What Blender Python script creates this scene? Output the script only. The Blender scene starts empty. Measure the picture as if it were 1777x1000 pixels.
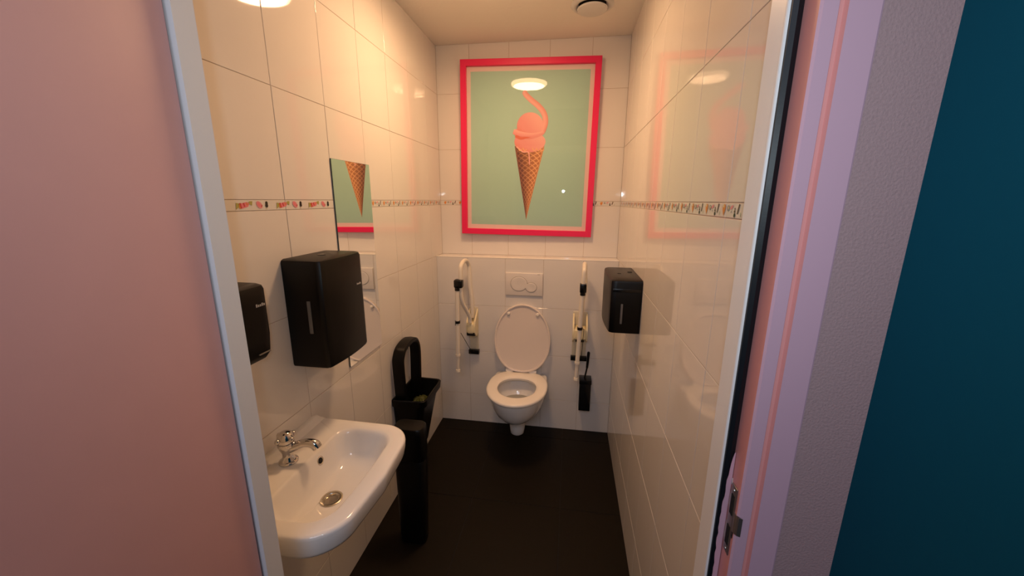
import bpy, bmesh, math, random
from mathutils import Vector, Matrix

C = bpy.context.scene.collection
S = bpy.context.scene
PI = math.pi
random.seed(4)

# ------------------------------------------------------------------ camera
H = 1.563                                   # eye height above the floor
F_PX = 662.13
yaw, pitch, roll = .1487, .2255, .0054
cy, sy, cp, sp, cr, sr = math.cos(yaw), math.sin(yaw), math.cos(pitch), math.sin(pitch), math.cos(roll), math.sin(roll)
Fw = Vector((-sy*cp, cy*cp, -sp)); R0 = Vector((cy, sy, 0)); U0 = R0.cross(Fw)
Rt = cr*R0 + sr*U0; Up = -sr*R0 + cr*U0
cam = bpy.data.objects.new('camera', bpy.data.cameras.new('camera'))
C.objects.link(cam)
M = Matrix(((Rt.x, Up.x, -Fw.x), (Rt.y, Up.y, -Fw.y), (Rt.z, Up.z, -Fw.z))).to_4x4()
M.translation = Vector((0, 0, H))
cam.matrix_world = M
cam.data.sensor_width = 36
cam.data.lens = F_PX/1777*36
cam.data.clip_start = .02
S.camera = cam

# ------------------------------------------------------------------ world, light, exposure
S.view_settings.view_transform = 'Standard'
S.view_settings.look = 'None'
S.view_settings.gamma = 1
S.view_settings.use_curve_mapping = False
S.view_settings.exposure = 1.49
w = bpy.data.worlds.new('world'); S.world = w; w.use_nodes = True
w.node_tree.nodes['Background'].inputs[0].default_value = (.05, .055, .09, 1)
w.node_tree.nodes['Background'].inputs[1].default_value = .2


def lamp(name, kind, loc, energy, color, rot=(0, 0, 0), size=.1, size_y=None):
    l = bpy.data.lights.new(name, kind); o = bpy.data.objects.new(name, l)
    l.energy = energy; l.color = color
    if kind == 'AREA':
        l.size = size
        if size_y: l.shape = 'RECTANGLE'; l.size_y = size_y
    else:
        l.shadow_soft_size = size
    o.location = loc; o.rotation_euler = rot
    C.objects.link(o)
    return o


COOL = (.78, .82, 1.0)
lamp('corridor_cool_fill', 'AREA', (-.15, -1.0, 2.46), 6.5, COOL, (0, 0, 0), .9, .9)  # added cool fill from the corridor side, not a known fixture
torch = lamp('small_torch', 'SPOT', (-.014, -.045, 1.645), 2.85, (.78, .92, 1.0), (math.radians(108), 0, 0), size=.016)   # little white lamp beside the lens, mirrored in the picture glass
torch.data.spot_size = math.radians(165); torch.data.spot_blend = 1.0
LAMP_COLOR = (1.0, .585, .30)
LAMP_L = 28.8

# ------------------------------------------------------------------ materials
def mat(name, color, rough=.5, metal=0, spec=.5, coat=0, emit=None, estr=0, alpha=None):
    m = bpy.data.materials.new(name); m.use_nodes = True
    b = m.node_tree.nodes['Principled BSDF']
    b.inputs['Base Color'].default_value = (*color, 1)
    b.inputs['Roughness'].default_value = rough
    b.inputs['Metallic'].default_value = metal
    b.inputs['Specular IOR Level'].default_value = spec
    b.inputs['Coat Weight'].default_value = coat
    b.inputs['Coat Roughness'].default_value = .03
    if emit:
        b.inputs['Emission Color'].default_value = (*emit, 1)
        b.inputs['Emission Strength'].default_value = estr
    return m


def bump(m, scale, strength, dist=.001, detail=3, stretch=None, kind='noise', rough_vary=0, color_vary=0):
    nt = m.node_tree; b = nt.nodes['Principled BSDF']
    tc = nt.nodes.new('ShaderNodeTexCoord'); mp = nt.nodes.new('ShaderNodeMapping')
    nt.links.new(tc.outputs['Object'], mp.inputs[0])
    if stretch: mp.inputs['Scale'].default_value = stretch
    n = nt.nodes.new('ShaderNodeTexNoise'); n.inputs['Scale'].default_value = scale; n.inputs['Detail'].default_value = detail
    nt.links.new(mp.outputs[0], n.inputs['Vector'])
    bp = nt.nodes.new('ShaderNodeBump'); bp.inputs['Strength'].default_value = strength; bp.inputs['Distance'].default_value = dist
    nt.links.new(n.outputs['Fac'], bp.inputs['Height'])
    nt.links.new(bp.outputs[0], b.inputs['Normal'])
    if color_vary:
        col = b.inputs['Base Color'].default_value[:]
        mx = nt.nodes.new('ShaderNodeMix'); mx.data_type = 'RGBA'
        mx.inputs[6].default_value = [c*(1-color_vary) for c in col[:3]]+[1]
        mx.inputs[7].default_value = [min(1, c*(1+color_vary)) for c in col[:3]]+[1]
        nt.links.new(n.outputs['Fac'], mx.inputs[0]); nt.links.new(mx.outputs[2], b.inputs['Base Color'])
    return m


m_tile = bump(mat('glazed_white_tile', (.78, .74, .70), .04, coat=0), 9, .35, .0009, 1, (1, 1, .16))
m_border = mat('border_tile', (.74, .71, .66), .10)
m_grout = bump(mat('grout', (.52, .43, .35), .85), 300, .3)
m_edge = mat('tile_edge', (.85, .79, .70), .22)
m_plaster = bump(mat('white_plaster', (.72, .70, .67), .8), 60, .3, .002)
m_ceil = bump(mat('ceiling_paint', (.90, .84, .75), .7), 45, .4, .002)
m_floor = bump(mat('anthracite_floor_tile', (.009, .006, .003), .55, spec=.16), 40, .3, .001, color_vary=.25)
m_floor_joint = mat('floor_grout', (.010, .009, .008), .9)
m_pink = bump(mat('pink_gloss_paint', (.61, .38, .46), .30), 25, .12, .001)
m_pink_warmlit = bump(mat('pink_paint_warm_light', (.74, .32, .30), .35), 25, .12, .001)  # frame pink with the warm lamp light and door bounce put into its colour
m_pinkdoor = bump(mat('pink_door_paint', (.72, .42, .42), .5), 18, .10, .001, color_vary=.03)
m_whitepaint = mat('white_gloss_paint', (.84, .84, .83), .3)
m_rough = bump(mat('pink_grey_wallpaper', (.40, .26, .26), .85), 330, .55, .002, 5, color_vary=.15)
m_teal = bump(mat('teal_paint', (.0005, .078, .125), .7, spec=.12), 90, .25, .001)
m_rubber = bump(mat('black_rubber', (.006, .008, .011), .4, spec=.25), 220, .15, .0006)
m_metal = mat('worn_steel', (.42, .40, .38), .4, 1)
m_chip = mat('bare_chipped_paint', (.62, .58, .54), .7)
m_chrome = mat('chrome', (.62, .60, .58), .07, 1)
m_brass = mat('drain_metal', (.62, .56, .46), .25, 1)
m_ceramic = mat('sanitary_ceramic', (.84, .81, .77), .06)
m_seat = mat('white_seat_plastic', (.90, .84, .76), .16)
m_lid = mat('white_lid_plastic', (.80, .70, .63), .25)
m_plate = mat('flush_plate_plastic', (.76, .70, .65), .28)
m_water = mat('water', (.35, .34, .30), .02)
m_black = bump(mat('black_plastic', (.003, .0025, .002), .36, spec=.22), 500, .12, .0005)
m_blackgloss = mat('black_gloss_plastic', (.005, .005, .005), .2, spec=.4)
m_hole = mat('dark_opening', (.004, .004, .004), .9)
m_window = mat('smoke_window', (.14, .13, .12), .15)
m_logo = mat('grey_print', (.42, .41, .40), .5)
m_cream = mat('cream_coated_tube', (.82, .75, .64), .28)
m_creamplastic = mat('cream_plastic_bracket', (.80, .70, .45), .35)
m_steelplate = mat('cream_wall_plate', (.66, .60, .46), .45)
m_frame = mat('hot_pink_frame', (.82, .010, .100), .38)
m_mat = mat('poster_border', (.80, .62, .58), .7)
m_mirrorglass = mat('mirror', (.90, .92, .90), .0, 1)
m_mirroredge = mat('mirror_edge', (.03, .05, .05), .2)
m_lampbody = mat('lamp_body', (.8, .78, .72), .4)
m_lampglow = mat('lamp_diffuser', (.9, .85, .8), .5, emit=LAMP_COLOR, estr=LAMP_L)
m_lampflank = mat('lamp_diffuser_flank', (.9, .85, .8), .5, emit=LAMP_COLOR, estr=LAMP_L*.28)
m_wood = mat('dark_floor', (.02, .015, .012), .6)

m_glass = bpy.data.materials.new('picture_glass'); m_glass.use_nodes = True
nt = m_glass.node_tree; nt.nodes.clear()
o_ = nt.nodes.new('ShaderNodeOutputMaterial'); mx_ = nt.nodes.new('ShaderNodeMixShader')
fr_ = nt.nodes.new('ShaderNodeFresnel'); fr_.inputs[0].default_value = 1.5
t_ = nt.nodes.new('ShaderNodeBsdfTransparent'); g_ = nt.nodes.new('ShaderNodeBsdfGlossy'); g_.inputs['Roughness'].default_value = .012
ge_ = nt.nodes.new('ShaderNodeNewGeometry'); ml_ = nt.nodes.new('ShaderNodeMath'); ml_.operation = 'SUBTRACT'; ml_.use_clamp = True
nt.links.new(fr_.outputs[0], ml_.inputs[0]); nt.links.new(ge_.outputs['Backfacing'], ml_.inputs[1])    # no second reflection inside the thin pane
nt.links.new(ml_.outputs[0], mx_.inputs[0]); nt.links.new(t_.outputs[0], mx_.inputs[1]); nt.links.new(g_.outputs[0], mx_.inputs[2])
nt.links.new(mx_.outputs[0], o_.inputs[0])

m_paint = mat('printed_ink', (1, 1, 1), .55)
nt = m_paint.node_tree; ca = nt.nodes.new('ShaderNodeVertexColor'); ca.layer_name = 'ink'
nt.links.new(ca.outputs[0], nt.nodes['Principled BSDF'].inputs['Base Color'])


# ------------------------------------------------------------------ builders
def obj(name, bm, mats, parent=None, smooth=None, loc=None):
    if not isinstance(mats, (list, tuple)): mats = [mats]
    bmesh.ops.recalc_face_normals(bm, faces=bm.faces)
    me = bpy.data.meshes.new(name)
    bm.to_mesh(me); bm.free()
    for m in mats: me.materials.append(m)
    o = bpy.data.objects.new(name, me); C.objects.link(o)
    if smooth is not None:
        me.shade_smooth()
        me.set_sharp_from_angle(angle=math.radians(smooth))
    if parent: o.parent = parent
    return o


def tag(o, label, cat, group=None, kind=None):
    o['label'] = label; o['category'] = cat
    if group: o['group'] = group
    if kind: o['kind'] = kind
    return o


def thing(name, label, cat, group=None, kind=None):
    return tag_new(name, label, cat, group, kind)


def tag_new(name, label, cat, group, kind):
    o = bpy.data.objects.new(name, None); C.objects.link(o); o.empty_display_size = .05
    return tag(o, label, cat, group, kind)


def recenter(root):
    """put the origin of a parent Empty at the base of its parts"""
    pts = []
    for ch in root.children_recursive:
        if ch.type == 'MESH': pts += [v.co for v in ch.data.vertices]
    lo = Vector([min(p[i] for p in pts) for i in range(3)]); hi = Vector([max(p[i] for p in pts) for i in range(3)])
    base = Vector(((lo.x+hi.x)/2, (lo.y+hi.y)/2, lo.z))
    root.location = base
    for ch in root.children: ch.location = ch.location - base


def box(bm, lo, hi, bev=0, seg=2, mi=0):
    r = bmesh.ops.create_cube(bm, size=1)
    vs = r['verts']
    for v in vs:
        v.co = Vector([lo[i] if v.co[i] < 0 else hi[i] for i in range(3)])
    fs = {f for v in vs for f in v.link_faces}
    for f in fs: f.material_index = mi
    if bev:
        es = list({e for v in vs for e in v.link_edges})
        r = bmesh.ops.bevel(bm, geom=es, offset=bev, segments=seg, profile=.5, affect='EDGES')
        for f in r['faces']: f.material_index = mi
        vs = r['verts']
    return vs


def quad(bm, pts, mi=0):
    f = bm.faces.new([bm.verts.new(p) for p in pts]); f.material_index = mi
    return f


def loft(bm, rings, close=True, cap0=True, cap1=True, mi=0):
    vr = [[bm.verts.new(p) for p in r] for r in rings]
    n = len(vr[0])
    for a, b in zip(vr, vr[1:]):
        for i in range(n if close else n-1):
            j = (i+1) % n
            f = bm.faces.new((a[i], a[j], b[j], b[i])); f.material_index = mi
    if cap0: bm.faces.new(vr[0][::-1]).material_index = mi
    if cap1: bm.faces.new(vr[-1]).material_index = mi
    return vr


def lathe(bm, prof, axis_o, axis=(0, 0, 1), n=28, mi=0, caps=(True, True)):
    a = Vector(axis).normalized(); t = Vector((1, 0, 0)) if abs(a.x) < .8 else Vector((0, 1, 0))
    u = a.cross(t).normalized(); v = a.cross(u)
    o = Vector(axis_o)
    rings = [[o + a*h + (u*math.cos(2*PI*i/n) + v*math.sin(2*PI*i/n))*max(r, 1e-4) for i in range(n)] for r, h in prof]
    return loft(bm, rings, True, caps[0], caps[1], mi)


def smooth_path(pts, n=6):
    P = [Vector(p) for p in pts]
    P = [P[0]*2-P[1]] + P + [P[-1]*2-P[-2]]
    out = []
    for i in range(1, len(P)-2):
        for k in range(n):
            t = k/n
            a, b, c, d = P[i-1], P[i], P[i+1], P[i+2]
            out.append(.5*((2*b)+(c-a)*t+(2*a-5*b+4*c-d)*t*t+(3*b-3*c+d-a)*t**3))
    out.append(P[-2])
    return out


def tube(bm, pts, r, n=16, mi=0, smooth=0, caps=True):
    if smooth: pts = smooth_path(pts, smooth)
    P = [Vector(p) for p in pts]
    rad = r if isinstance(r, (list, tuple)) else [r]*len(P)
    if len(rad) != len(P):
        m = len(rad)-1
        rad = [rad[min(m, int(i/(len(P)-1)*m))] + (rad[min(m, int(i/(len(P)-1)*m)+1)]-rad[min(m, int(i/(len(P)-1)*m))])*((i/(len(P)-1)*m) % 1) for i in range(len(P))]
    rings = []; u = None
    for i, p in enumerate(P):
        d = (P[min(i+1, len(P)-1)]-P[max(i-1, 0)]).normalized()
        if u is None:
            t = Vector((0, 0, 1)) if abs(d.z) < .9 else Vector((1, 0, 0))
            u = d.cross(t).normalized()
        else:
            u = (u - d*u.dot(d)).normalized()
        v = d.cross(u)
        rings.append([p+(u*math.cos(2*PI*k/n)+v*math.sin(2*PI*k/n))*rad[i] for k in range(n)])
    loft(bm, rings, True, caps, caps, mi)


def prism(bm, poly, z0, z1, mi=0, mis=None):
    """vertical prism from a plan polygon; mis = material index of each side"""
    a = [bm.verts.new((x, y, z0)) for x, y in poly]; b = [bm.verts.new((x, y, z1)) for x, y in poly]
    n = len(poly)
    for i in range(n):
        j = (i+1) % n
        f = bm.faces.new((a[i], a[j], b[j], b[i])); f.material_index = mis[i] if mis else mi
    bm.faces.new(a[::-1]).material_index = mi; bm.faces.new(b).material_index = mi


def round_poly(corners, n=96, seg=8):
    """corners: (x, y, radius) -> n points evenly spread along the rounded outline"""
    out = []
    m = len(corners)
    for i in range(m):
        p = Vector(corners[i][:2]); r = corners[i][2]
        a = Vector(corners[i-1][:2]); b = Vector(corners[(i+1) % m][:2])
        if r <= 0: out.append(p); continue
        u = (a-p).normalized(); v = (b-p).normalized()
        half = math.acos(max(-1, min(1, u.dot(v))))/2
        t = min(r/math.tan(half), (a-p).length*.49, (b-p).length*.49)
        p0 = p+u*t; p1 = p+v*t
        for k in range(seg+1):
            s = k/seg
            out.append((1-s)**2*p0 + 2*s*(1-s)*p + s*s*p1)
    L = [0]
    for i in range(len(out)): L.append(L[-1]+(out[(i+1) % len(out)]-out[i]).length)
    res = []; j = 0
    for k in range(n):
        s = L[-1]*k/n
        while L[j+1] < s: j += 1
        t = (s-L[j])/max(1e-9, L[j+1]-L[j])
        res.append(out[j]*(1-t)+out[(j+1) % len(out)]*t)
    return res


def corner_poly(corners, seg=9, mid=11):
    """like round_poly but with the same number of points at every corner and side, for lofting"""
    arcs = []
    m = len(corners)
    for i in range(m):
        p = Vector(corners[i][:2]); r = corners[i][2]
        a = Vector(corners[i-1][:2]); b = Vector(corners[(i+1) % m][:2])
        u = (a-p).normalized(); v = (b-p).normalized()
        half = math.acos(max(-1, min(1, u.dot(v))))/2
        t = min(r/math.tan(half) if half < 1.5 else r, (a-p).length*.48, (b-p).length*.48)
        p0 = p+u*t; p1 = p+v*t
        k_ = .5523
        arcs.append([(1-s)**3*p0 + 3*s*(1-s)**2*(p0+(p-p0)*k_) + 3*s*s*(1-s)*(p1+(p-p1)*k_) + s**3*p1 for s in [q/seg for q in range(seg+1)]])
    out = []
    for i in range(m):
        out += arcs[i]
        a, b = arcs[i][-1], arcs[(i+1) % m][0]
        out += [a*(1-q/(mid+1))+b*(q/(mid+1)) for q in range(1, mid+1)]
    return out


# ------------------------------------------------------------------ room numbers
XL, XR = -.872, .309           # tiled side walls
YB, YL = 2.544, 2.4208         # back wall, front of the low boxed-in wall
ZC, ZLEDGE = 2.498, 1.2005
Y0, YF = .582, .497            # inner and corridor side of the doorway wall
ROWS = [0, .218, .542, .873, 1.2005, 1.531, 1.561, 1.884, 2.218, ZC]
XJ = [XL, -.658, -.408, -.158, .092, XR]
YJ = [Y0, .588, .838, 1.088, 1.338, 1.588, 1.836, 2.084, 2.332, YB]
G = .0009


def tile_face(bm, o, u, v, nrm, us, vs, border_row=None, tilt=.0016, g=G, mi=0, depth=.0012):
    """tiles on the plane through o spanned by u and v: each one a slightly tilted plate with a rounded arris"""
    o, u, v, nrm = Vector(o), Vector(u), Vector(v), Vector(nrm)
    for i in range(len(us)-1):
        for j in range(len(vs)-1):
            a0, a1, b0, b1 = us[i]+g, us[i+1]-g, vs[j]+g, vs[j+1]-g
            if a1-a0 < .004 or b1-b0 < .004: continue
            ta, tb = random.uniform(-tilt, tilt), random.uniform(-tilt, tilt)*.6
            ca, cb = (a0+a1)/2, (b0+b1)/2
            rings = []
            for ins, dep in ((0, -depth), (0, -.0006), (.0006, -.0001), (.0016, 0)):
                rings.append([o+u*a+v*b+nrm*(dep+.0002+(a-ca)*ta+(b-cb)*tb)
                              for a, b in ((a0+ins, b0+ins), (a1-ins, b0+ins), (a1-ins, b1-ins), (a0+ins, b1-ins))])
            loft(bm, rings, True, False, True, 2 if (border_row is not None and j == border_row) else mi)


def slab(bm, lo, hi, mi=1):
    box(bm, lo, hi, 0, 1, mi)


STRUCT = []


def struct(name, bm, mats, label, cat, smooth=None):
    o = obj(name, bm, mats, None, smooth)
    tag(o, label, cat, None, 'structure')
    STRUCT.append(o)
    return o


TM = [m_tile, m_grout, m_border, m_edge]
D = .0012
bm = bmesh.new()
slab(bm, (XL-.08, YF+.085, -.05), (XL-D, YB+.1, ZC+.0))
tile_face(bm, (XL, 0, 0), (0, 1, 0), (0, 0, 1), (1, 0, 0), YJ, ROWS, 5)
wall_left = struct('wall_left', bm, TM, 'left wall of glazed white tiles with a narrow candy border strip', 'wall')
bm = bmesh.new()
slab(bm, (XR+D, YF+.085, -.05), (XR+.08, YB+.1, ZC))
tile_face(bm, (XR, 0, 0), (0, 1, 0), (0, 0, 1), (-1, 0, 0), YJ, ROWS, 5)
wall_right = struct('wall_right', bm, TM, 'right wall of glazed white tiles mirroring the picture', 'wall')
bm = bmesh.new()
slab(bm, (XL-.08, YB+D, ZLEDGE-.05), (XR+.08, YB+.1, ZC))
tile_face(bm, (0, YB, 0), (1, 0, 0), (0, 0, 1), (0, -1, 0), XJ, ROWS[4:], 1)
wall_back = struct('wall_back', bm, TM, 'upper back wall of white tiles behind the pink framed picture', 'wall')
bm = bmesh.new()
slab(bm, (XL+.0005, YL+D, -.05), (XR-.0005, YB+.1, ZLEDGE-D))
tile_face(bm, (0, YL, 0), (1, 0, 0), (0, 0, 1), (0, -1, 0), XJ, ROWS[:5])
tile_face(bm, (0, 0, ZLEDGE), (1, 0, 0), (0, 1, 0), (0, 0, 1), XJ, [YL+.0005, YB], tilt=.004)
# rounded plastic edging along the ledge
tube(bm, [(XL, YL+.003, ZLEDGE-.002), (XR, YL+.003, ZLEDGE-.002)], .0045, 12, 3)
wall_low = struct('wall_behind_toilet', bm, TM, 'low boxed-in tiled wall with ledge behind the toilet', 'wall')

# floor: room and corridor
bm = bmesh.new()
slab(bm, (-1.9, -2.6, -.06), (1.2, YB+.1, -.0025))
fx = [-1.9, -1.668, -1.066, -.463, .003, .47, 1.2]; fy = [-2.6, -1.9, -1.3, -.7, -.1, .5, 1.1, 1.7, 2.3, YB+.05]
tile_face(bm, (0, 0, 0), (1, 0, 0), (0, 1, 0), (0, 0, 1), fx, fy, tilt=.0008, g=.0016, depth=.003)
struct('floor', bm, [m_floor, m_floor_joint], 'dark anthracite tiled floor of the toilet room', 'floor')

# ceiling
bm = bmesh.new(); slab(bm, (-1.9, -2.6, ZC), (1.2, YB+.1, ZC+.08), 0)
struct('ceiling', bm, m_ceil, 'cream painted ceiling above the toilet room', 'ceiling')

# doorway wall (between corridor and toilet)
JL, JR, ZH = -.562, .235, 2.05      # inner faces of the door frame, underside of its head
bm = bmesh.new()
slab(bm, (-1.75, YF+.003, -.05), (-.638, Y0-.001, ZC), 0)
slab(bm, (-.638, YF+.003, ZH+.075), (.309, Y0-.001, ZC), 0)
slab(bm, (.3095, YF+.003, -.05), (1.1, Y0-.001, ZC), 0)
slab(bm, (-.95, Y0-.001, -.05), (JL-.045, Y0+.012, ZC), 1)
struct('wall_front', bm, [m_rough, m_plaster], 'rough pinkish grey papered wall around the doorway', 'wall')
bm = bmesh.new(); slab(bm, (.383, -2.5, -.05), (.46, YF+.003, ZC), 0)
struct('wall_teal', bm, m_teal, 'dark teal painted corridor wall at the right edge', 'wall')
bm = bmesh.new(); slab(bm, (-1.75, -2.5, -.05), (-1.65, YF+.003, ZC), 0)
struct('wall_corridor_left', bm, m_plaster, 'corridor wall hidden behind the open pink door', 'wall')
bm = bmesh.new(); slab(bm, (-1.75, -2.6, -.05), (.46, -2.5, ZC), 0)
struct('wall_corridor_end', bm, m_plaster, 'corridor wall behind the viewer', 'wall')

# steel door frame: 0 pink, 1 white, 2 pink with warm light painted in (rebate, groove)
bm = bmesh.new()
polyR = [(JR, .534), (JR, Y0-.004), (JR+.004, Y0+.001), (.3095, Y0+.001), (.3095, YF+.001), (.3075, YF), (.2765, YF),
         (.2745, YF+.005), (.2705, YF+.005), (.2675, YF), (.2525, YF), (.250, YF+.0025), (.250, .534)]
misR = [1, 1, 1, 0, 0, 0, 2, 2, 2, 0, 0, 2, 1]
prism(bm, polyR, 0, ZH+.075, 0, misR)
polyL = [(JL, .528), (JL, .564), (JL-.004, .568), (-.637, .568), (-.637, .528)]
prism(bm, polyL, 0, ZH+.075, 1, [1, 1, 1, 0, 1])
box(bm, (-.637, .534, ZH), (.30, Y0, ZH+.075), .001, 1, 1)
box(bm, (-.637, YF, ZH+.018), (.3095, .534, ZH+.075), .001, 1, 0)
# thick rounded bead on the white edge beside the rubber
tube(bm, [(JR+.0035, .5365, 0), (JR+.0035, .5365, ZH)], .0042, 12, 1)
frame = struct('trim_1', bm, [m_pink, m_whitepaint, m_pink_warmlit], 'steel door frame, white on the inside and glossy pink outside', 'door frame', 25)
bm = bmesh.new()
pts = [(JR+.002, .5335), (JR+.002, .529), (.2425, .5265), (.2495, .530), (.2495, .5335)]
prism(bm, pts, .01, ZH)
obj('rubber_gasket', bm, m_rubber, frame)
# painted-over strike plate with a bent steel lip, paint broken away round it
bm = bmesh.new()
box(bm, (.2482, .5045, 1.052), (.2497, .5215, 1.165), .0006, 1, 0)
box(bm, (.2475, .5085, 1.118), (.2483, .5170, 1.150), 0, 1, 1)
box(bm, (.2475, .5085, 1.066), (.2483, .5170, 1.098), 0, 1, 1)
lip = [(.2485, .5055), (.2480, .5005), (.2500, .4965), (.2545, .4945)]
for z0, z1 in ((1.098, 1.128),):
    prism(bm, lip + [(x+.0012, y-.0016) for x, y in lip[::-1]], z0, z1, 0)
for z in (1.058, 1.158):
    lathe(bm, [(.0026, 0), (.0022, .0012), (.0005, .0016)], (.2484, .513, z), (-1, 0, 0), 10, 0)
sp_ = obj('strike_plate', bm, [m_metal, m_hole], frame)
bm = bmesh.new()
rnd = random.Random(3)
def ragged(yc, z0, z1, hw, x, mi):
    n = 12; L = []; Rr = []
    for k in range(n+1):
        t = k/n; wv = hw*math.sin(PI*min(max(t, .04), .96))**.5
        L.append((x, yc-wv*rnd.uniform(.5, 1.1), z0+(z1-z0)*t)); Rr.append((x, yc+wv*rnd.uniform(.5, 1.1), z0+(z1-z0)*t))
    a = [bm.verts.new(p) for p in L+Rr[::-1]]; b = [bm.verts.new((p[0]+.0006, p[1], p[2])) for p in L+Rr[::-1]]
    for i in range(len(a)):
        j = (i+1) % len(a); bm.faces.new((a[i], a[j], b[j], b[i])).material_index = mi
    bm.faces.new(a).material_index = mi; bm.faces.new(b[::-1]).material_index = mi
ragged(.523, 1.118, 1.150, .0028, .2494, 0)
ragged(.5235, 1.062, 1.098, .0024, .2494, 0)
ragged(.526, 1.158, 1.168, .0018, .2494, 0)
ragged(.503, 1.085, 1.11, .0018, .2494, 1)
obj('chipped_paint', bm, [m_chip, m_hole], frame)
bm = bmesh.new()          # loose skin of paint over the rubber
pL = []
for k in range(31):
    t = k/30; z = .93+.28*t
    wv = .0015+.0075*math.sin(PI*t)**.6
    pL.append((z, wv*rnd.uniform(.82, 1.06)))
rings = []
a = [bm.verts.new((.2492, .5262, z)) for z, q in pL]; b = [bm.verts.new((.2490-q, .5256, z)) for z, q in pL]
c = [bm.verts.new((.2492, .5268, z)) for z, q in pL]; d = [bm.verts.new((.2490-q, .5262, z)) for z, q in pL]
for i in range(30):
    for p, q in ((a, b), (b, d), (d, c), (c, a)):
        bm.faces.new((p[i], p[i+1], q[i+1], q[i]))
obj('peeling_paint', bm, m_pink, frame)

# open pink door, hinged on the left
bm = bmesh.new()
box(bm, (-.6095, -.335, .008), (-.5695, .5235, ZH+.012), .0015, 2)
door = struct('door_1', bm, m_pinkdoor, 'plain pink door leaf standing open on the left', 'door', 30)
bm = bmesh.new()
for s in (-.5695, ):
    lathe(bm, [(.026, 0), (.026, .006), (.012, .009), (.010, .045), (.010, .050)], (s, -.265, 1.05), (1, 0, 0), 24)
    tube(bm, [(s+.045, -.265, 1.05), (s+.05, -.24, 1.05), (s+.05, -.15, 1.05)], .009, 14, smooth=4)
obj('door_handle', bm, m_chrome, door, 40)

# ------------------------------------------------------------------ border strip motifs
ink = {'pink': (.80, .22, .26), 'red': (.55, .05, .05), 'olive': (.42, .38, .10), 'black': (.02, .012, .006), 'rose': (.78, .30, .33),
       'orange': (.72, .26, .05), 'grey': (.30, .31, .33), 'brown': (.12, .06, .03), 'green': (.35, .42, .22), 'cream': (.75, .62, .35)}
ink_names = list(ink)
ink_mats = [mat('ink_'+k, v, .15) for k, v in ink.items()]


def motif(bm, pl, poly, col):
    f = bm.faces.new([bm.verts.new(pl(x, y)) for x, y in poly]); f.material_index = ink_names.index(col)


def ell(cx, cy, rx, ry, n=14, a0=0):
    return [(cx+rx*math.cos(2*PI*i/n)*math.cos(a0)-ry*math.sin(2*PI*i/n)*math.sin(a0), cy+rx*math.cos(2*PI*i/n)*math.sin(a0)+ry*math.sin(2*PI*i/n)*math.cos(a0)) for i in range(n)]


def candy_set(bm, pl, s):
    # wrapped sweet, pink lolly, dark chocolate ice
    motif(bm, pl, [(s+.000, .004), (s+.010, .010), (s+.012, .020), (s+.002, .022)], 'olive')
    motif(bm, pl, [(s+.011, .007), (s+.017, .006), (s+.016, .021), (s+.010, .020)], 'orange')
    motif(bm, pl, [(s+.016, .006), (s+.040, .011), (s+.046, .020), (s+.038, .024), (s+.015, .020)], 'pink')
    for k, (q, c_) in enumerate(((.016, 'red'), (.027, 'red'), (.037, 'orange'))):
        pl2 = (lambda P: (lambda x, y: P(x, y)+Vector((0, 0, 0))))(pl)
        motif(bm, lambda x, y: pl(x, y, .0002), [(s+q, .007+.004*k), (s+q+.004, .008+.004*k), (s+q+.001, .022), (s+q-.003, .021)], c_)
    motif(bm, pl, [(s+.046, .018), (s+.054, .014), (s+.057, .026), (s+.047, .026), (s+.042, .023)], 'olive')
    motif(bm, pl, ell(s+.080, .016, .0125, .0085, 16, -.7), 'rose')
    motif(bm, lambda x, y: pl(x, y, .0002), [(s+.084, .009), (s+.091, .013), (s+.089, .018), (s+.086, .013)], 'red')
    motif(bm, lambda x, y: pl(x, y, .0002), ell(s+.0785, .017, .007, .005, 12, -.7), 'pink')
    motif(bm, pl, ell(s+.107, .020, .0048, .0062, 12), 'black')
    motif(bm, lambda x, y: pl(x, y, .0002), ell(s+.1065, .014, .0052, .0060, 12), 'black')
    motif(bm, pl, [(s+.105, .003), (s+.107, .003), (s+.107, .009), (s+.105, .009)], 'cream')


def cone_set(bm, pl, s):
    # ice cream cone, grey sketch, dotted stick, chocolate stick
    motif(bm, pl, [(s+.012, .003), (s+.020, .016), (s+.019, .021), (s+.006, .021), (s+.005, .016)], 'orange')
    motif(bm, lambda x, y: pl(x, y, .0002), ell(s+.0125, .021, .0085, .006, 12), 'orange')
    motif(bm, lambda x, y: pl(x, y, .0004), ell(s+.010, .023, .004, .003, 10), 'cream')
    motif(bm, pl, ell(s+.034, .019, .0065, .0060, 12), 'grey')
    motif(bm, lambda x, y: pl(x, y, .0002), ell(s+.036, .020, .003, .003, 8), 'cream')
    motif(bm, pl, ell(s+.050, .021, .0075, .0035, 12, .4), 'rose')
    motif(bm, pl, [(s+.047, .012), (s+.052, .010), (s+.050, .016)], 'grey')
    motif(bm, pl, ell(s+.066, .0065, .0042, .0042, 12), 'black')
    motif(bm, pl, ell(s+.0655, .0135, .0032, .0028, 10), 'brown')
    motif(bm, pl, ell(s+.0655, .0185, .0022, .0022, 8), 'brown')
    motif(bm, pl, [(s+.076, .009), (s+.081, .009), (s+.087, .027), (s+.082, .028)], 'brown')
    motif(bm, pl, [(s+.092, .004), (s+.094, .004), (s+.094, .012), (s+.092, .012)], 'green')


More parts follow.
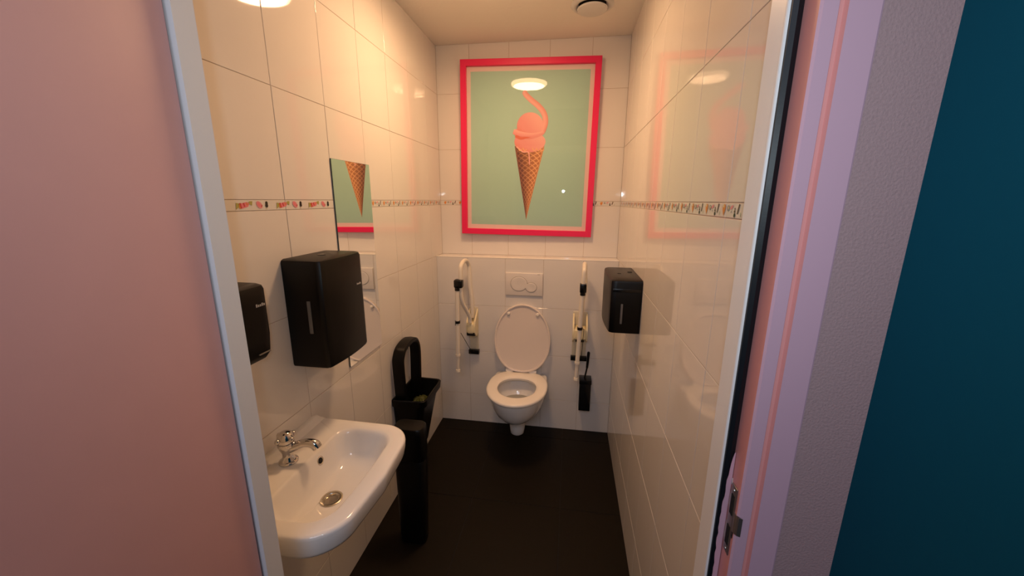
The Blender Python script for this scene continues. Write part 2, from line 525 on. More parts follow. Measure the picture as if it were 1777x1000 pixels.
ZB = 1.5312
bm = bmesh.new()
for k in range(4): candy_set(bm, lambda x, y, e=0: Vector((XL+.0010+e, x, ZB+y)), .905+k*.1445)
for k in range(9): cone_set(bm, lambda x, y, e=0: Vector((XL+.0010+e, x, ZB+y)), 1.615+k*.103)
o = obj('border_print', bm, ink_mats, wall_left)
bm = bmesh.new()
for k in range(18): cone_set(bm, lambda x, y, e=0: Vector((XR-.0010-e, 2.518-x, ZB+y)), .01+k*.103)
obj('border_print', bm, ink_mats, wall_right)
bm = bmesh.new()
for k in range(11): cone_set(bm, lambda x, y, e=0: Vector((x, YB-.0010-e, ZB+y)), XL+.02+k*.103)
obj('border_print', bm, ink_mats, wall_back)

# ------------------------------------------------------------------ ceiling lamp and vent
t = thing('ceiling_lamp', 'round glowing ceiling lamp mirrored in the picture glass', 'lamp')
LX, LY = -.34, 1.72
bm = bmesh.new(); lathe(bm, [(.135, 0), (.148, -.004), (.150, -.030), (.142, -.035)], (LX, LY, ZC), n=48)
obj('lamp_base', bm, m_lampbody, t, 40)
bm = bmesh.new(); lathe(bm, [(.141, -.0335), (.141, -.046), (.136, -.054), (.122, -.059)], (LX, LY, ZC), n=48, mi=1, caps=(True, False))
lathe(bm, [(.122, -.059), (.09, -.062), (.0001, -.063)], (LX, LY, ZC), n=48, mi=0, caps=(False, True))
bmesh.ops.remove_doubles(bm, verts=bm.verts, dist=1e-5)
obj('diffuser', bm, [m_lampglow, m_lampflank], t, 60)
recenter(t)

t = thing('ceiling_vent', 'round cream air valve set in the ceiling', 'vent')
VX, VY = .066, 2.155
bm = bmesh.new()
lathe(bm, [(.102, 0), (.104, -.004), (.096, -.011), (.080, -.013), (.070, -.004), (.066, 0)], (VX, VY, ZC), n=48, caps=(False, False))
obj('outer_ring', bm, m_plaster, t, 50)
bm = bmesh.new(); lathe(bm, [(.010, -.0005), (.010, -.016), (.067, -.017), (.073, -.021), (.070, -.027), (.050, -.031), (.0001, -.032)], (VX, VY, ZC), n=48)
obj('valve_disc', bm, m_plaster, t, 50)
bm = bmesh.new(); lathe(bm, [(.075, -.0006), (.0001, -.0016)], (VX, VY, ZC), n=32)
obj('dark_gap', bm, m_hole, t)
recenter(t)

# ------------------------------------------------------------------ picture
t = thing('framed_picture', 'hot pink framed picture of a pink ice cream cone on mint', 'picture')
PW, PH = .850, 1.052            # outer size
FW = .036
pic_parts = []
def fr_profile(bm, W, Hh, fw, y0, y1, bev):
    # mitred frame, outline in local x,z centred on 0
    prof = [(0, y0), (0, y1+bev), (bev, y1), (fw-bev, y1), (fw, y1+bev), (fw, y0)]
    cor = [(-1, -1), (1, -1), (1, 1), (-1, 1)]
    rings = []
    for cx_, cz_ in cor:
        rings.append([Vector((cx_*(W/2-i), y, cz_*(Hh/2-i))) for i, y in prof])
    rings.append(rings[0])
    vr = [[bm.verts.new(p) for p in r] for r in rings[:4]]
    for a in range(4):
        b = (a+1) % 4
        for i in range(len(prof)):
            j = (i+1) % len(prof)
            bm.faces.new((vr[a][i], vr[a][j], vr[b][j], vr[b][i]))
bm = bmesh.new(); fr_profile(bm, PW, PH, FW, 0, -.032, .0015); pic_parts.append(obj('picture_frame', bm, m_frame, t))
bm = bmesh.new(); box(bm, (-PW/2+FW-.004, -.008, -PH/2+FW-.004), (PW/2-FW+.004, -.003, PH/2-FW+.004)); pic_parts.append(obj('poster_backing', bm, m_mat, t))
# printed sheet: painted as a fine grid of ink colours
IW, IH = .728, .925
def clamp(x, a=0, b=1): return max(a, min(b, x))
def mixc(a, b, t): t = clamp(t); return tuple(a[i]*(1-t)+b[i]*t for i in range(3))
def sheet(name, polys, mt=m_paint):
    """polys: list of (grid function u,v -> x,z ; nu, nv ; colour function ; depth)"""
    bm = bmesh.new(); lay = bm.loops.layers.float_color.new('ink')
    for fn, nu, nv, col, dep in polys:
        g = [[bm.verts.new((fn(i/nu, j/nv)[0], -.0082-dep, fn(i/nu, j/nv)[1]-(.055 if dep else 0))) for j in range(nv+1)] for i in range(nu+1)]
        uv = {g[i][j]: (i/nu, j/nv) for i in range(nu+1) for j in range(nv+1)}
        for i in range(nu):
            for j in range(nv):
                f = bm.faces.new((g[i][j], g[i+1][j], g[i+1][j+1], g[i][j+1]))
                for l in f.loops: l[lay] = (*col(*uv[l.vert]), 1)
    return obj(name, bm, mt, t)
MINT = (.385, .60, .50)
polys = [(lambda u, v: ((u-.5)*IW, (v-.5)*IH), 1, 1, lambda u, v: MINT, 0)]
# picture pixel -> local coordinates (frame 799..1045 x 98..412 in the photo)
def pc(x, z): return (x, z)
# cone
CT, CB = (.012, .085), (.002, -.372)      # centre of mouth, tip
def cone(u, v):
    w_ = .094*(1-v)**1.02
    arc = .018*(1-(2*u-1)**2)*(1-v)
    return (CT[0]+(CB[0]-CT[0])*v+(u*2-1)*w_ , CT[1]+(CB[1]-CT[1])*v - arc*(-.3))
def cone_col(u, v):
    q = (u*2-1)
    a = (v*.46/.030 + math.asin(clamp(q, -1, 1))*1.5); b = (v*.46/.030 - math.asin(clamp(q, -1, 1))*1.5)
    line = min(abs((a % 1)-.5), abs((b % 1)-.5))
    base = mixc((.13, .035, .015), (.46, .17, .06), (q+.75)/1.3)
    hi = mixc((.34, .13, .06), (.86, .45, .20), (q+.75)/1.3)
    return mixc(hi, base, (line-.05)/.10)
polys.append((cone, 40, 150, cone_col, .0004))
PK, PD, PL = (.80, .31, .29), (.70, .15, .09), (.88, .45, .40)
def blob(cx, cz, rx, rz, dep, low=.0, wob=0):
    def fn(u, v):
        a = 2*PI*u; r = v
        return (cx+rx*r*math.cos(a)*(1+wob*math.sin(3*a+1)), cz+rz*r*math.sin(a)*(1+wob*math.cos(2*a)))
    def col(u, v):
        a = 2*PI*u; x, z = v*math.cos(a), v*math.sin(a)
        c_ = mixc(PK, PL, (x*.6+z*.5+.2))
        return mixc(c_, PD, (-z*.9-x*.8-.55)*.9)
    polys.append((fn, 48, 12, col, dep))
blob(.012, .110, .098, .062, .0008, wob=.02)
blob(.004, .165, .099, .034, .0012, wob=.02)
blob(.012, .205, .082, .078, .0016)
def ribbon(pts, w0, w1, dep, colf):
    P = smooth_path([(a, 0, b) for a, b in pts], 10)
    n = len(P)-1
    def fn(u, v):
        i = min(n, int(round(v*n))); p = P[i]; d = (P[min(n, i+1)]-P[max(0, i-1)]).normalized()
        wd = (w0+(w1-w0)*v)*(1 if v < .93 else (1-(v-.93)/.09)); 
        return (p.x+d.z*(u-.5)*wd, p.z-d.x*(u-.5)*wd)
    polys.append((fn, 8, n, colf, dep))
# folds of the scoop, drip, and a curl of ice cream rising from it
ribbon([(-.092, .172), (-.05, .160), (.0, .152), (.05, .154), (.104, .166)], .030, .018, .0020, lambda u, v: mixc(PL, PK, u*1.2))
ribbon([(-.078, .148), (-.045, .132), (-.005, .138), (.04, .150)], .020, .006, .0018, lambda u, v: PD)
ribbon([(-.070, .082), (-.03, .052), (.004, .050), (.012, .02), (.014, -.03)], .008, .006, .0022, lambda u, v: PL)
ribbon([(.090, .170), (.106, .225), (.096, .275), (.060, .318), (.016, .352), (-.020, .385), (-.030, .408)], .036, .030, .0014, lambda u, v: mixc(PL, PD, abs(u-.35)*.9))
for x0 in (-.06, -.03, .03, .055, .08):
    ribbon([(x0, .075), (x0+.012, .058), (x0+.026, .068)], .006, .005, .0024, lambda u, v: (.85, .45, .22))
pic_parts.append(sheet('ice_cream_print', polys))
bm = bmesh.new(); box(bm, (-PW/2+FW-.002, -.0150, -PH/2+FW-.002), (PW/2-FW+.002, -.0135, PH/2-FW+.002)); pic_parts.append(obj('glass_pane', bm, m_glass, t))
t.location = (-.2845, YB-.0085, 1.8665)
t.rotation_euler = (.0075, math.radians(.75), .0175)

# ------------------------------------------------------------------ mirror
bm = bmesh.new()
box(bm, (XL+.0008, 1.3365, .893), (XL+.0055, 1.6075, 1.709), .0008, 1, 1)
for f in bm.faces:
    if f.normal.x > .99 or (f.calc_center_median().x > XL+.0054): f.material_index = 0
tag(obj('wall_mirror', bm, [m_mirrorglass, m_mirroredge]), 'frameless upright mirror behind the black towel dispenser', 'mirror')

# ------------------------------------------------------------------ dispensers
def soft_body(bm, x0, x1, y0, y1, z0, z1, r=.012, bulge=.0, slope=0, mi=0, chamf=0):
    """body on a wall: x0 wall side, x1 front; rounded, front bulges, lower front edge cut back"""
    s = 1 if x1 > x0 else -1
    rings = []
    prof = [(z0, -.012), (z0+.004, -.003), (z0+.012, 0), ((z0+z1)/2, 0), (z1-.012, 0), (z1-.004, -.003), (z1, -.012)]
    for z, ins in prof:
        cut = chamf*clamp(1-(z-z0)/.05) if chamf else 0
        fx_ = x1 - s*cut - s*slope*(z-z0)/(z1-z0)
        c_ = [(x0, y0, .001), (fx_+s*ins, y0-ins*-1, r), (fx_+s*ins, y1+ins, r), (x0, y1, .001)]
        c_ = [(x0, y0-ins*-1 if False else y0-ins*-1, .001), (fx_+s*ins, y0-ins, r), (fx_+s*ins, y1+ins, r), (x0, y1+ins, .001)]
        c_[0] = (x0, y0-ins, .001)
        pts = round_poly(c_, 72)
        out = []
        for p in pts:
            q = (p.y-y0)/(y1-y0); f = clamp((abs(p.x-x0)/abs(x1-x0)-.6)/.4)
            out.append(Vector((p.x+s*bulge*math.sin(PI*clamp(q))*f, p.y, z)))
        rings.append(out)
    loft(bm, rings, True, True, True, mi)


t = thing('paper_towel_dispenser', 'large black paper towel dispenser mounted over the wash basin', 'dispenser')
bm = bmesh.new(); soft_body(bm, XL+.0012, -.742, 1.034, 1.272, 1.030, 1.384, .014, .010, 0)
obj('dispenser_body', bm, m_black, t, 35)
bm = bmesh.new(); box(bm, (-.797, 1.0312, 1.150), (-.785, 1.0352, 1.256), .0018, 2)
obj('level_window', bm, m_window, t, 40)
bm = bmesh.new(); lathe(bm, [(.013, -.001), (.013, .0015), (.010, .0022), (.0001, .0022)], (-.812, 1.150, 1.384), n=24)
obj('lock_button', bm, m_blackgloss, t, 40)
bm = bmesh.new(); box(bm, (-.86, 1.06, 1.022), (-.775, 1.25, 1.032), .002, 1)
obj('paper_slot', bm, m_hole, t)
def wordmark(x, y0, y1, z, h, s=1, par=None, slope=0):
    bm = bmesh.new(); n = 5; w_ = (y1-y0)/n
    for k in range(n):
        a = y0+k*w_; zz = z+slope*(k/n)
        hh = h*(1.0, .7, .7, 1.0, .7)[k]
        box(bm, (x-.0004*s, a+w_*.12, zz) if s > 0 else (x, a+w_*.12, zz), (x+.0006, a+w_*.86, zz+hh), .0002, 1)
    return obj('printed_mark', bm, m_logo, par)
wordmark(-.7358, 1.217, 1.245, 1.270, .007, 1, t)
recenter(t)

t = thing('soap_dispenser', 'black rounded soap dispenser half hidden behind the left door jamb', 'dispenser')
bm = bmesh.new()
rings = []
y0_, y1_ = .745, .856
for z, ins, fx_ in ((1.150, .020, -.792), (1.156, .008, -.780), (1.170, .002, -.772), (1.22, 0, -.768), (1.30, 0, -.768), (1.340, 0, -.768), (1.349, .002, -.771), (1.3535, .008, -.779)):
    pts = round_poly([(XL+.0012, y0_+ins, .001), (fx_, y0_+ins, .022), (fx_, y1_-ins, .022), (XL+.0012, y1_-ins, .001)], 64)
    rings.append([Vector((p.x, p.y, z)) for p in pts])
loft(bm, rings)
obj('dispenser_body', bm, m_black, t, 35)
wordmark(-.7682, .812, .842, 1.298, .008, 1, t)
bm = bmesh.new(); box(bm, (-.7700, .800, 1.1745), (-.7655, .838, 1.1775), .0008, 1); obj('push_bar_line', bm, m_window, t)
recenter(t)

t = thing('toilet_roll_dispenser', 'black toilet roll dispenser mounted on the right tiled wall', 'dispenser')
bm = bmesh.new(); soft_body(bm, XR-.0012, .180, 1.605, 1.945, 1.006, 1.241, .014, .012, 0)
obj('dispenser_body', bm, m_black, t, 35)
bm = bmesh.new(); box(bm, (.224, 1.6020, 1.052), (.2335, 1.6062, 1.140), .0018, 2); obj('level_window', bm, m_window, t, 40)
bm = bmesh.new(); box(bm, (.272, 1.80, 1.2405), (.292, 1.815, 1.2425), .0004, 1); obj('key_slot', bm, m_hole, t)
bm = bmesh.new(); box(bm, (.222, 1.762, 1.2405), (.238, 1.768, 1.2422), .0004, 1)
obj('lock_slot', bm, m_hole, t)
bm = bmesh.new(); box(bm, (.1875, 1.6025, 1.1905), (.303, 1.6062, 1.2045), .0014, 2); obj('side_ridge', bm, m_blackgloss, t, 40)
recenter(t)

# ------------------------------------------------------------------ flush plate
t = thing('flush_plate', 'white two-button flush plate on the low wall above the toilet', 'flush plate')
px0, px1, pz0, pz1 = -.403, -.160, .955, 1.106
bm = bmesh.new(); box(bm, (px0, YL-.011, pz0), (px1, YL-.0003, pz1), .0035, 3); obj('cover_plate', bm, m_plate, t, 40)
def oval(bm, cx_, cz_, rx, rz, y0, y1, n=40, skip=None):
    rings = [[Vector((cx_+rx*k*math.cos(2*PI*i/n), y, cz_+rz*k*math.sin(2*PI*i/n))) for i in range(n)] for k, y in ((1, y0), (1, y1+.001), (.97, y1), (.90, y1-.0005), (.5, y1+.0012), (.02, y1+.0014))]
    loft(bm, rings)
bm = bmesh.new(); oval(bm, -.316, 1.033, .054, .048, YL-.010, YL-.0135); obj('large_button', bm, m_plate, t, 40)
bm = bmesh.new(); oval(bm, -.236, 1.012, .036, .031, YL-.010, YL-.0145); obj('small_button', bm, m_plate, t, 40)
m_gap = mat('button_gap', (.30, .26, .22), .6)
bm = bmesh.new()
for cx_, cz_, rx, rz in ((-.316, 1.033, .0565, .0505), (-.236, 1.012, .0385, .0335)):
    rings = [[Vector((cx_+rx*math.cos(2*PI*i/40), y, cz_+rz*math.sin(2*PI*i/40))) for i in range(40)] for y in (YL-.0105, YL-.01135)]
    loft(bm, rings)
obj('button_gap', bm, m_gap, t)
bm = bmesh.new(); box(bm, (-.196, YL-.0114, 1.097), (-.180, YL-.0109, 1.0995)); obj('printed_mark', bm, m_gap, t)
recenter(t)

# ------------------------------------------------------------------ toilet
TX = -.290
def egg(hw, yf, yb, z, n=64, p=2.0, back=None, x0=TX):
    """outline: round front (towards -y) at yf, back at yb"""
    out = []
    ym = yf+(yb-yf)*.52
    for i in range(n):
        a = 2*PI*i/n
        cx_, sx_ = math.cos(a), math.sin(a)
        if sx_ < 0: y = ym+(ym-yf)*sx_; x = hw*cx_*(1 if True else 1)
        else:
            e = back if back else 1
            y = ym+(yb-ym)*(abs(sx_)**e); x = hw*math.copysign(abs(cx_)**e, cx_)
        out.append(Vector((x0+x, y, z)))
    return out
t = thing('toilet', 'white wall-hung toilet with its seat lid raised', 'toilet')
bm = bmesh.new()
YW = YL-.0002
rings = [egg(.050, 2.11, YW, .222, back=.35), egg(.085, 2.065, YW, .228, back=.35), egg(.118, 2.03, YW, .248, back=.35), egg(.147, 1.992, YW, .285, back=.3),
         egg(.165, 1.968, YW, .330, back=.3), egg(.174, 1.954, YW, .375, back=.25), egg(.177, 1.950, YW, .398, back=.25), egg(.177, 1.950, YW, .406, back=.25), egg(.172, 1.955, YW-.001, .410, back=.25),
         egg(.130, 2.02, 2.32, .410), egg(.126, 2.024, 2.315, .402), egg(.140, 2.01, 2.33, .385), egg(.138, 2.015, 2.32, .36), egg(.118, 2.06, 2.30, .31), egg(.085, 2.12, 2.27, .275), egg(.055, 2.17, 2.24, .262)]
loft(bm, rings)
obj('bowl', bm, m_ceramic, t, 60)
bm = bmesh.new()
rings = []
for z, a, b, yc in ((.24, .075, .10, 2.235), (.20, .062, .085, 2.225), (.155, .053, .062, 2.21), (.12, .048, .052, 2.205), (.095, .044, .046, 2.20), (.086, .034, .036, 2.20)):
    rings.append([Vector((TX+a*math.cos(2*PI*i/32), yc+b*math.sin(2*PI*i/32), z)) for i in range(32)])
loft(bm, rings); obj('trap_outlet', bm, m_ceramic, t, 60)
bm = bmesh.new(); loft(bm, [egg(.112, 2.07, 2.296, .3050), egg(.02, 2.17, 2.20, .3060)], True, False, True); obj('flush_water', bm, m_water, t, 40)
bm = bmesh.new()
so = lambda k, z: egg(.189-k, 1.930+k, 2.385-k, z, back=.72)
si = lambda k, z: egg(.121+k, 2.028-k, 2.285+k, z, back=.9)
vr = loft(bm, [so(.004, .413), so(0, .417), so(0, .426), so(.003, .4315), so(.012, .4345), si(.020, .4345), si(.008, .432), si(0, .426), si(.001, .414)], True, False, False)
for i in range(64):
    j = (i+1) % 64; bm.faces.new((vr[0][i], vr[0][j], vr[-1][j], vr[-1][i]))
obj('seat', bm, m_seat, t, 50)
# raised lid: leaning back a little towards the wall
def lid_pt(u, v, yoff):
    z = .437+v; y = 2.352+v*.115+yoff
    return Vector((TX+.003+u, y, z))
bm = bmesh.new()
def lid_ring(ins, yoff, n=72):
    out = []
    for i in range(n):
        a = 2*PI*i/n; c_, s_ = math.cos(a), math.sin(a)
        hw = .188-ins
        if s_ >= 0: v = .218+(.460-.218-ins)*s_; u = hw*c_
        else: v = .218+(.218-ins)*math.copysign(abs(s_)**.92, s_); u = hw*math.copysign(abs(c_)**.90, c_)
        out.append(lid_pt(u, v, yoff))
    return out
rings = [lid_ring(.012, .024), lid_ring(.003, .020), lid_ring(0, .010), lid_ring(.001, .001), lid_ring(.006, -.001), lid_ring(.0115, .001), lid_ring(.013, .0075), lid_ring(.03, .0095), lid_ring(.12, .011)]
loft(bm, rings); obj('lid', bm, m_lid, t, 35)
lidobj = t.children[-1]
for sx_ in (-1, 1):
    bm = bmesh.new()
    p = lid_pt(sx_*.096+.002, .395, .006)
    lathe(bm, [(.0115, -.002), (.011, .006), (.008, .011), (.0001, .0125)], p, (0, -1, .1), 18)
    obj('bumper', bm, m_seat, lidobj, 40)
for sx_ in (-1, 1):
    bm = bmesh.new()
    lathe(bm, [(.013, -.025), (.013, .025)], (TX+sx_*.078, 2.372, .441), (1, 0, 0), 18)
    box(bm, (TX+sx_*.078-.014, 2.358, .411), (TX+sx_*.078+.014, 2.386, .440), .004, 2)
    obj('hinge', bm, m_seat, t, 40)
recenter(t)

# ------------------------------------------------------------------ fold-up grab rails
def grab_rail(label, xw, xo, leg_dx, leg_bot, cable_side, bracket_hw, knob_side):
    """xw: x of the bracket on the wall; xo: x of the raised tube"""
    t = thing('grab_rail', label, 'grab rail', 'fold-up grab rails beside the toilet')
    ztop = 1.188
    yi, yo = 2.365, 2.215
    bm = bmesh.new()
    path = [(xw, yi+.012, .80), (xw, yi+.006, .92), (xo+.018, yi, 1.02), (xo+.014, yi, 1.12), (xo+.012, yi-.004, 1.158), (xo+.008, yi-.035, ztop), (xo+.004, (yi+yo)/2-.01, ztop+.006), (xo+.002, yo+.012, ztop-.012),
            (xo, yo, 1.14), (xo, yo, 1.06), (xo, yo+.004, .99), (xo+(xw-xo)*.12, yo+.02, .935), (xo+(xw-xo)*.55, yo+.055, .88), (xw-.008*knob_side*0, yo+.085, .83), (xw, yo+.095, .785)]
    tube(bm, path, .0125, 16, smooth=6)
    obj('folding_tube', bm, m_cream, t, 60)
    bm = bmesh.new()
    box(bm, (xw-bracket_hw, YL-.006, .535), (xw+bracket_hw, YL-.0003, .862), .002, 2)
    pl_ = obj('wall_plate', bm, m_steelplate, t, 40)
    bm = bmesh.new()
    for sx_ in (-1, 1):
        a = xw+sx_*(bracket_hw-.004)
        rings = []
        for (y, z) in ((YL-.006, .850), (YL-.030, .830), (YL-.085, .790), (YL-.105, .750), (YL-.095, .700), (YL-.050, .672), (YL-.006, .680)):
            rings.append((y, z))
        A = [bm.verts.new((a-.005, y, z)) for y, z in rings]; B = [bm.verts.new((a+.005, y, z)) for y, z in rings]
        n = len(A)
        for i in range(n): bm.faces.new((A[i], A[(i+1) % n], B[(i+1) % n], B[i]))
        bm.faces.new(A[::-1]); bm.faces.new(B)
    box(bm, (xw-bracket_hw+.008, YL-.110, .705), (xw+bracket_hw-.008, YL-.004, .775), .012, 3)
    obj('hinge_bracket', bm, m_creamplastic, t, 40)
    bm = bmesh.new()
    lathe(bm, [(.014, -.026), (.014, .026)], (xw, YL-.088, .700), (1, 0, 0), 18)
    obj('hinge_pin', bm, m_hole, t, 40)
    bm = bmesh.new(); box(bm, (xw-bracket_hw-.006, YL-.030, .531), (xw+bracket_hw+.006, YL-.0003, .560), .002, 2)
    obj('leg_clip', bm, m_blackgloss, t, 40)
    xl_ = xo+leg_dx; yl_ = yo-.010
    bm = bmesh.new()
    tube(bm, [(xl_, yl_, 1.04), (xl_+(leg_bot[0]-xl_)*.80, yl_, .60)], .0125, 16)
    mid = (xl_+(leg_bot[0]-xl_)*.80)
    tube(bm, [(mid, yl_, .605), (mid, yl_, .592)], .0155, 16)
    lg = obj('support_leg', bm, m_cream, t, 60)
    bm = bmesh.new(); tube(bm, [(mid, yl_, .60), (leg_bot[0], yl_, leg_bot[1]+.012)], .0095, 16)
    tube(bm, [(leg_bot[0], yl_, leg_bot[1]+.014), (leg_bot[0], yl_, leg_bot[1])], [.0135, .015], 16)
    obj('leg_extension', bm, m_cream, lg, 60)
    bm = bmesh.new()
    if knob_side:
        kx = (xl_+xo)/2
        box(bm, (kx-.030, yo-.026, 1.038), (kx+.026, yo+.020, 1.092), .012, 4)
        tube(bm, [(xl_, yl_, 1.04), (xl_, yl_, 1.022)], .0155, 16)
    else:
        box(bm, (xo-.020, yo-.024, 1.042), (xo+.018, yo+.018, 1.092), .004, 2)
        tube(bm, [(xl_, yl_, 1.045), (xl_, yl_, 1.024)], .0155, 16)
    obj('leg_pivot', bm, m_blackgloss, t, 40)
    bm = bmesh.new()
    xr_ = xl_+(leg_bot[0]-xl_)*.4
    tube(bm, [(xr_, yl_, .828), (xr_, yl_, .812)], .0165, 18)
    if knob_side: tube(bm, [(xr_-.015, yl_, .812), (xr_-.015, yl_, .795)], .002, 8)
    obj('clip_ring', bm, m_blackgloss, t, 40)
    bm = bmesh.new()
    if cable_side < 0: tube(bm, [(xl_+.010, yl_+.02, .74), (xw-bracket_hw+.012, YL-.03, .556)], .0017, 8)
    else: tube(bm, [(xr_+.012, yl_, .822), (xr_+.022, yl_, .815), (xr_+.024, yl_+.02, .79), (xw+.018, YL-.032, .556)], .0017, 8, smooth=5)
    obj('elastic_cord', bm, m_hole, t, 40)
    recenter(t)
grab_rail('cream fold-up grab rail left of the toilet with rounded black knob', -.622, -.650, -.020, (-.679, .485), -1, .030, 1)
grab_rail('cream fold-up grab rail right of the toilet behind the brush', .088, .090, -.002, (.071, .485), 1, .046, 0)

# ------------------------------------------------------------------ toilet brush
t = thing('toilet_brush', 'black square toilet brush holder on the wall below the right grab rail', 'toilet brush')
bm = bmesh.new()
bx0, bx1, by0, by1 = .098, .178, 2.335, YL-.0003
box(bm, (bx0+.003, by0+.003, .200), (bx1-.003, by1, .398), .003, 2)
box(bm, (bx0, by0, .392), (bx1, by1, .420), .003, 2)
obj('holder', bm, m_blackgloss, t, 40)
bm = bmesh.new()
tube(bm, [(.132, 2.372, .415), (.146, 2.372, .50)], .0052, 12)
tube(bm, [(.145, 2.372, .495), (.1475, 2.372, .535), (.1505, 2.372, .60), (.151, 2.372, .607)], [.0075, .0085, .0095, .006], 12)
obj('handle', bm, m_black, t, 50)
recenter(t)

# ------------------------------------------------------------------ wash basin
ZR = .800; YC = .880
t = thing('wash_basin', 'small white ceramic wash basin hung on the left wall', 'basin')
def outline(xf, hy, z, rr=.10, xb=XL+.0003, bow=.008):
    c_ = [(xb, YC+hy, .003), (xf-.010, YC+hy-.006, rr), (xf+bow, YC, .12), (xf-.010, YC-hy+.006, rr), (xb, YC-hy, .003)]
    return [Vector((p.x, p.y, z)) for p in corner_poly(c_)]
bm = bmesh.new()
def inner(xf, xb, hy, z, r=.06, yc=YC, bow=.006):
    # same corner order: back far, front far, front middle, front near, back near
    c_ = [(xb, yc+hy, r*.75), (xf-bow, yc+hy-.006, r), (xf+bow*.8, yc, .08), (xf-bow, yc-hy+.006, r), (xb, yc-hy, r*.75)]
    return [Vector((p.x, p.y, z)) for p in corner_poly(c_)]
DX, DY = -.668, .872
def disc(rad, z):
    # circle whose points follow the same order as the outlines
    ref = inner(-.60, -.72, .12, z, .05, DY)
    c0 = Vector((-.655, DY, z))
    out = []
    for p in ref:
        d = Vector((p.x-c0.x, p.y-c0.y, 0)); d.y *= .5
        d.normalize()
        out.append(Vector((DX+d.x*rad, DY+d.y*rad, z)))
    return out
rings = [outline(-.70, .10, .655, .04, bow=.0), outline(-.64, .150, .668, .06), outline(-.575, .190, .700, .08), outline(-.532, .222, .728, .095), outline(-.518, .230, .733, .098), outline(-.510, .235, .738, .10), outline(-.506, .2375, .748, .10),
         outline(-.502, .239, .770, .10), outline(-.5005, .240, .790, .10), outline(-.502, .2395, .7965, .10), outline(-.506, .236, .7998, .098), outline(-.512, .231, .8008, .095),
         inner(-.545, -.755, .199, .8004, .071), inner(-.550, -.7505, .194, .7985, .070), inner(-.554, -.747, .190, .7945, .069), inner(-.558, -.744, .186, .787, .068), inner(-.568, -.737, .178, .765, .066), inner(-.582, -.728, .166, .730, .062), inner(-.592, -.720, .154, .714, .060),
         inner(-.610, -.708, .125, .7045, .05, .878), inner(-.630, -.694, .075, .7005, .035, .875), disc(.034, .6985), disc(.030, .6975), disc(.0205, .6965), disc(.0195, .688), disc(.0193, .675)]
loft(bm, rings)
obj('bowl', bm, m_ceramic, t, 50)
bm = bmesh.new()      # raised lip along the wall
rings = []
for i in range(33):
    y = YC-.236+.472*i/32
    e = min(1, (16-abs(i-16))/1.5+.25)
    hgt = .020*e
    rings.append([Vector((XL+.0004, y, ZR-.006)), Vector((XL+.0004, y, ZR+hgt)), Vector((XL+.010, y, ZR+hgt)), Vector((XL+.016, y, ZR+hgt*.8)), Vector((XL+.022, y, ZR+hgt*.25)), Vector((XL+.032, y, ZR-.0005)), Vector((XL+.034, y, ZR-.006))])
loft(bm, rings); obj('splash_lip', bm, m_ceramic, t, 60)
bm = bmesh.new()
dc = (DX, DY, .6982)
lathe(bm, [(.0315, -.002), (.0315, .0022), (.028, .0036), (.0215, .0030), (.0186, -.0005), (.0182, -.0078), (.0001, -.008)], dc, n=36)
dr = obj('drain', bm, m_brass, t, 40)
bm = bmesh.new()
for k in range(6):
    a = 2*PI*k/6+.3; lathe(bm, [(.0036, 0), (.0036, .0006)], (dc[0]+.0105*math.cos(a), dc[1]+.0105*math.sin(a), dc[2]-.0078), n=12)
lathe(bm, [(.0026, 0), (.0026, .0006)], (dc[0], dc[1], dc[2]-.0078), n=12)
obj('drain_hole', bm, m_hole, dr)
bm = bmesh.new()
on = Vector((.93, 0, .36)).normalized(); oc = Vector((-.7405, .936, .772))
lathe(bm, [(.0135, -.004), (.0135, .0018), (.0115, .0026), (.0092, .0012)], oc, on, 28, caps=(True, True)); ov = obj('overflow_ring', bm, m_brass, t, 40)
bm = bmesh.new(); lathe(bm, [(.0088, .0012), (.0088, .0021)], oc, on, 24); obj('overflow_hole', bm, m_hole, ov)
# screw cap on the lip
bm = bmesh.new(); lathe(bm, [(.0075, -.001), (.0070, .0022), (.0035, .0036), (.0001, .0038)], (XL+.0175, .9600, ZR+.0125), (.8, 0, .6), 18)
obj('fixing_cap', bm, m_chrome, t, 50)
# trap pipe below
bm = bmesh.new()
tube(bm, [(-.70, .872, .665), (-.70, .872, .62), (-.72, .872, .597), (XL+.001, .872, .595)], .017, 16, smooth=5)
obj('trap_pipe', bm, m_seat, t, 50)
recenter(t)

# tap stands on the basin
t = thing('tap', 'chrome pillar tap standing on the wash basin', 'tap')
TA = Vector((-.803, .884, ZR+.0011))
bm = bmesh.new()
lathe(bm, [(r_, h_*.90) for r_, h_ in [(.0265, 0), (.0270, .003), (.0255, .006), (.0195, .009), (.0185, .012), (.0150, .020), (.0140, .028), (.0158, .038), (.0205, .050), (.0232, .060), (.0236, .069), (.0228, .0735)]], TA, n=36)
tap_body = obj('tap_body', bm, m_chrome, t, 40)
bm = bmesh.new()
sd = Vector((.97, .24, 0)).normalized()
tube(bm, [TA+Vector((0, 0, .044))+sd*.006, TA+Vector((0, 0, .051))+sd*.028, TA+Vector((0, 0, .058))+sd*.048, TA+Vector((0, 0, .058))+sd*.066, TA+Vector((0, 0, .052))+sd*.080, TA+Vector((0, 0, .042))+sd*.086], [.0150, .0132, .0122, .0130, .0145, .0142], 20, smooth=5)
obj('spout', bm, m_chrome, t, 50)
bm = bmesh.new()
lathe(bm, [(.0225, .0670), (.0238, .070), (.0236, .078), (.0215, .088), (.0165, .095), (.0085, .0995), (.0001, .101)], TA, n=36)
for k in range(4):
    a = 2*PI*k/4-.25
    d = Vector((math.cos(a), math.sin(a), .0)).normalized()
    lathe(bm, [(.0062, .020), (.0078, .024), (.0074, .029), (.0040, .032), (.0001, .0325)], TA+Vector((0, 0, .080)), d, 14)
obj('tap_handle', bm, m_chrome, t, 45)
recenter(t)

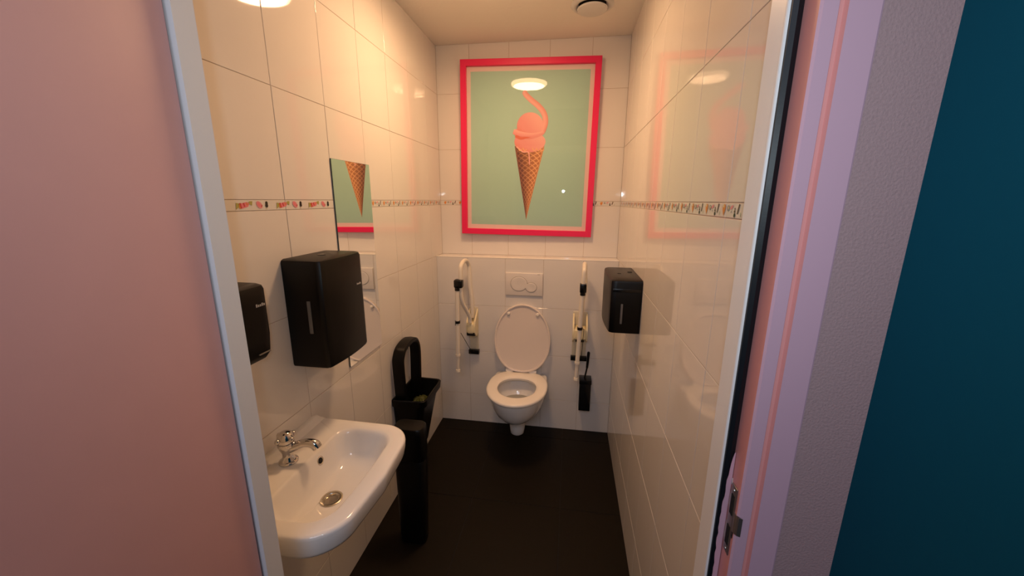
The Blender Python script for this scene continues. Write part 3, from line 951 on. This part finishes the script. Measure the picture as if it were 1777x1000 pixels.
# ------------------------------------------------------------------ bins
t = thing('waste_bin', 'black open waste bin with tall hoop against the left wall', 'bin')
bm = bmesh.new()
def binring(x1, y0, y1, z, r, x0=XL+.003):
    return [Vector((p.x, p.y, z)) for p in round_poly([(x0, y0, .004), (x1, y0+.008, r), (x1, y1-.008, r), (x0, y1, .004)], 64)]
rings = [binring(-.775, 1.715, 1.885, .215, .03), binring(-.765, 1.706, 1.894, .225, .03), binring(-.715, 1.678, 1.925, .500, .03), binring(-.712, 1.676, 1.927, .523, .03), binring(-.695, 1.662, 1.940, .526, .03), binring(-.692, 1.660, 1.942, .560, .03), binring(-.695, 1.663, 1.939, .564, .03),
         binring(-.702, 1.670, 1.932, .562, .03, XL+.010), binring(-.722, 1.69, 1.915, .50, .03, XL+.012), binring(-.77, 1.73, 1.875, .245, .02, XL+.012)]
loft(bm, rings); obj('bin_body', bm, m_black, t, 35)
bm = bmesh.new()
# hoop: flat band bent into a tall arch, plane parallel to the wall
prof = []
P = smooth_path([(1.700, .500), (1.690, .62), (1.682, .74), (1.690, .80), (1.730, .838), (1.800, .850), (1.868, .838), (1.905, .80), (1.910, .74), (1.900, .62), (1.890, .500)] and
                [(1.705, 0, .500), (1.695, 0, .62), (1.688, 0, .745), (1.694, 0, .785), (1.725, 0, .818), (1.790, 0, .832), (1.855, 0, .826), (1.892, 0, .795), (1.904, 0, .735), (1.898, 0, .62), (1.888, 0, .500)], 6)
rings = []
for i, p in enumerate(P):
    d = (P[min(i+1, len(P)-1)]-P[max(i-1, 0)]).normalized(); nrm = Vector((d.z, 0, -d.x))
    if nrm.z < 0 and abs(nrm.z) > .5: nrm = -nrm
    cen = Vector((1.80, 0, .65)); out = nrm if nrm.dot(p-cen) > 0 else -nrm
    xc = -.832
    r_ = []
    for (ax, on_) in ((-.030, 0), (-.027, .011), (0, .014), (.027, .011), (.033, 0), (.028, -.010), (0, -.012), (-.027, -.010)):
        q = p+out*on_
        r_.append(Vector((xc+ax, q.x, q.z)))
    rings.append(r_)
loft(bm, rings); obj('hoop_handle', bm, m_black, t, 50)
bm = bmesh.new()
rings = []
for r, z in ((1, .46), (.85, .485), (.45, .505), (.05, .51)):
    rings.append([Vector((-.775+.052*r*math.cos(2*PI*i/20)*(1+.1*math.sin(5*i)), 1.802+.085*r*math.sin(2*PI*i/20), z+.006*math.sin(3*i))) for i in range(20)])
loft(bm, rings); obj('bin_bag', bm, mat('grey_green_bag', (.075, .08, .02), .4), t, 30)
recenter(t)

t = thing('sanitary_bin', 'slim black lidded bin on the floor beyond the wash basin', 'bin')
bm = bmesh.new()
def sb(z, k=0, dx=0):
    return [Vector((p.x, p.y, z)) for p in round_poly([(-.735+k, 1.375+k, .035), (-.588-k+dx, 1.375+k, .035), (-.602-k+dx, 1.465-k, .03), (-.735+k, 1.465-k, .03)], 64)]
rings = [sb(.0003, .010, -.012), sb(.008, .003, -.012), sb(.43, 0), sb(.438, .004)]
loft(bm, rings); obj('bin_body', bm, m_black, t, 40)
bm = bmesh.new(); loft(bm, [sb(.438, .003), sb(.444, -.001), sb(.570, -.001), sb(.592, .001), sb(.598, .005), sb(.600, .02)]); obj('bin_lid', bm, m_black, t, 40)
recenter(t)
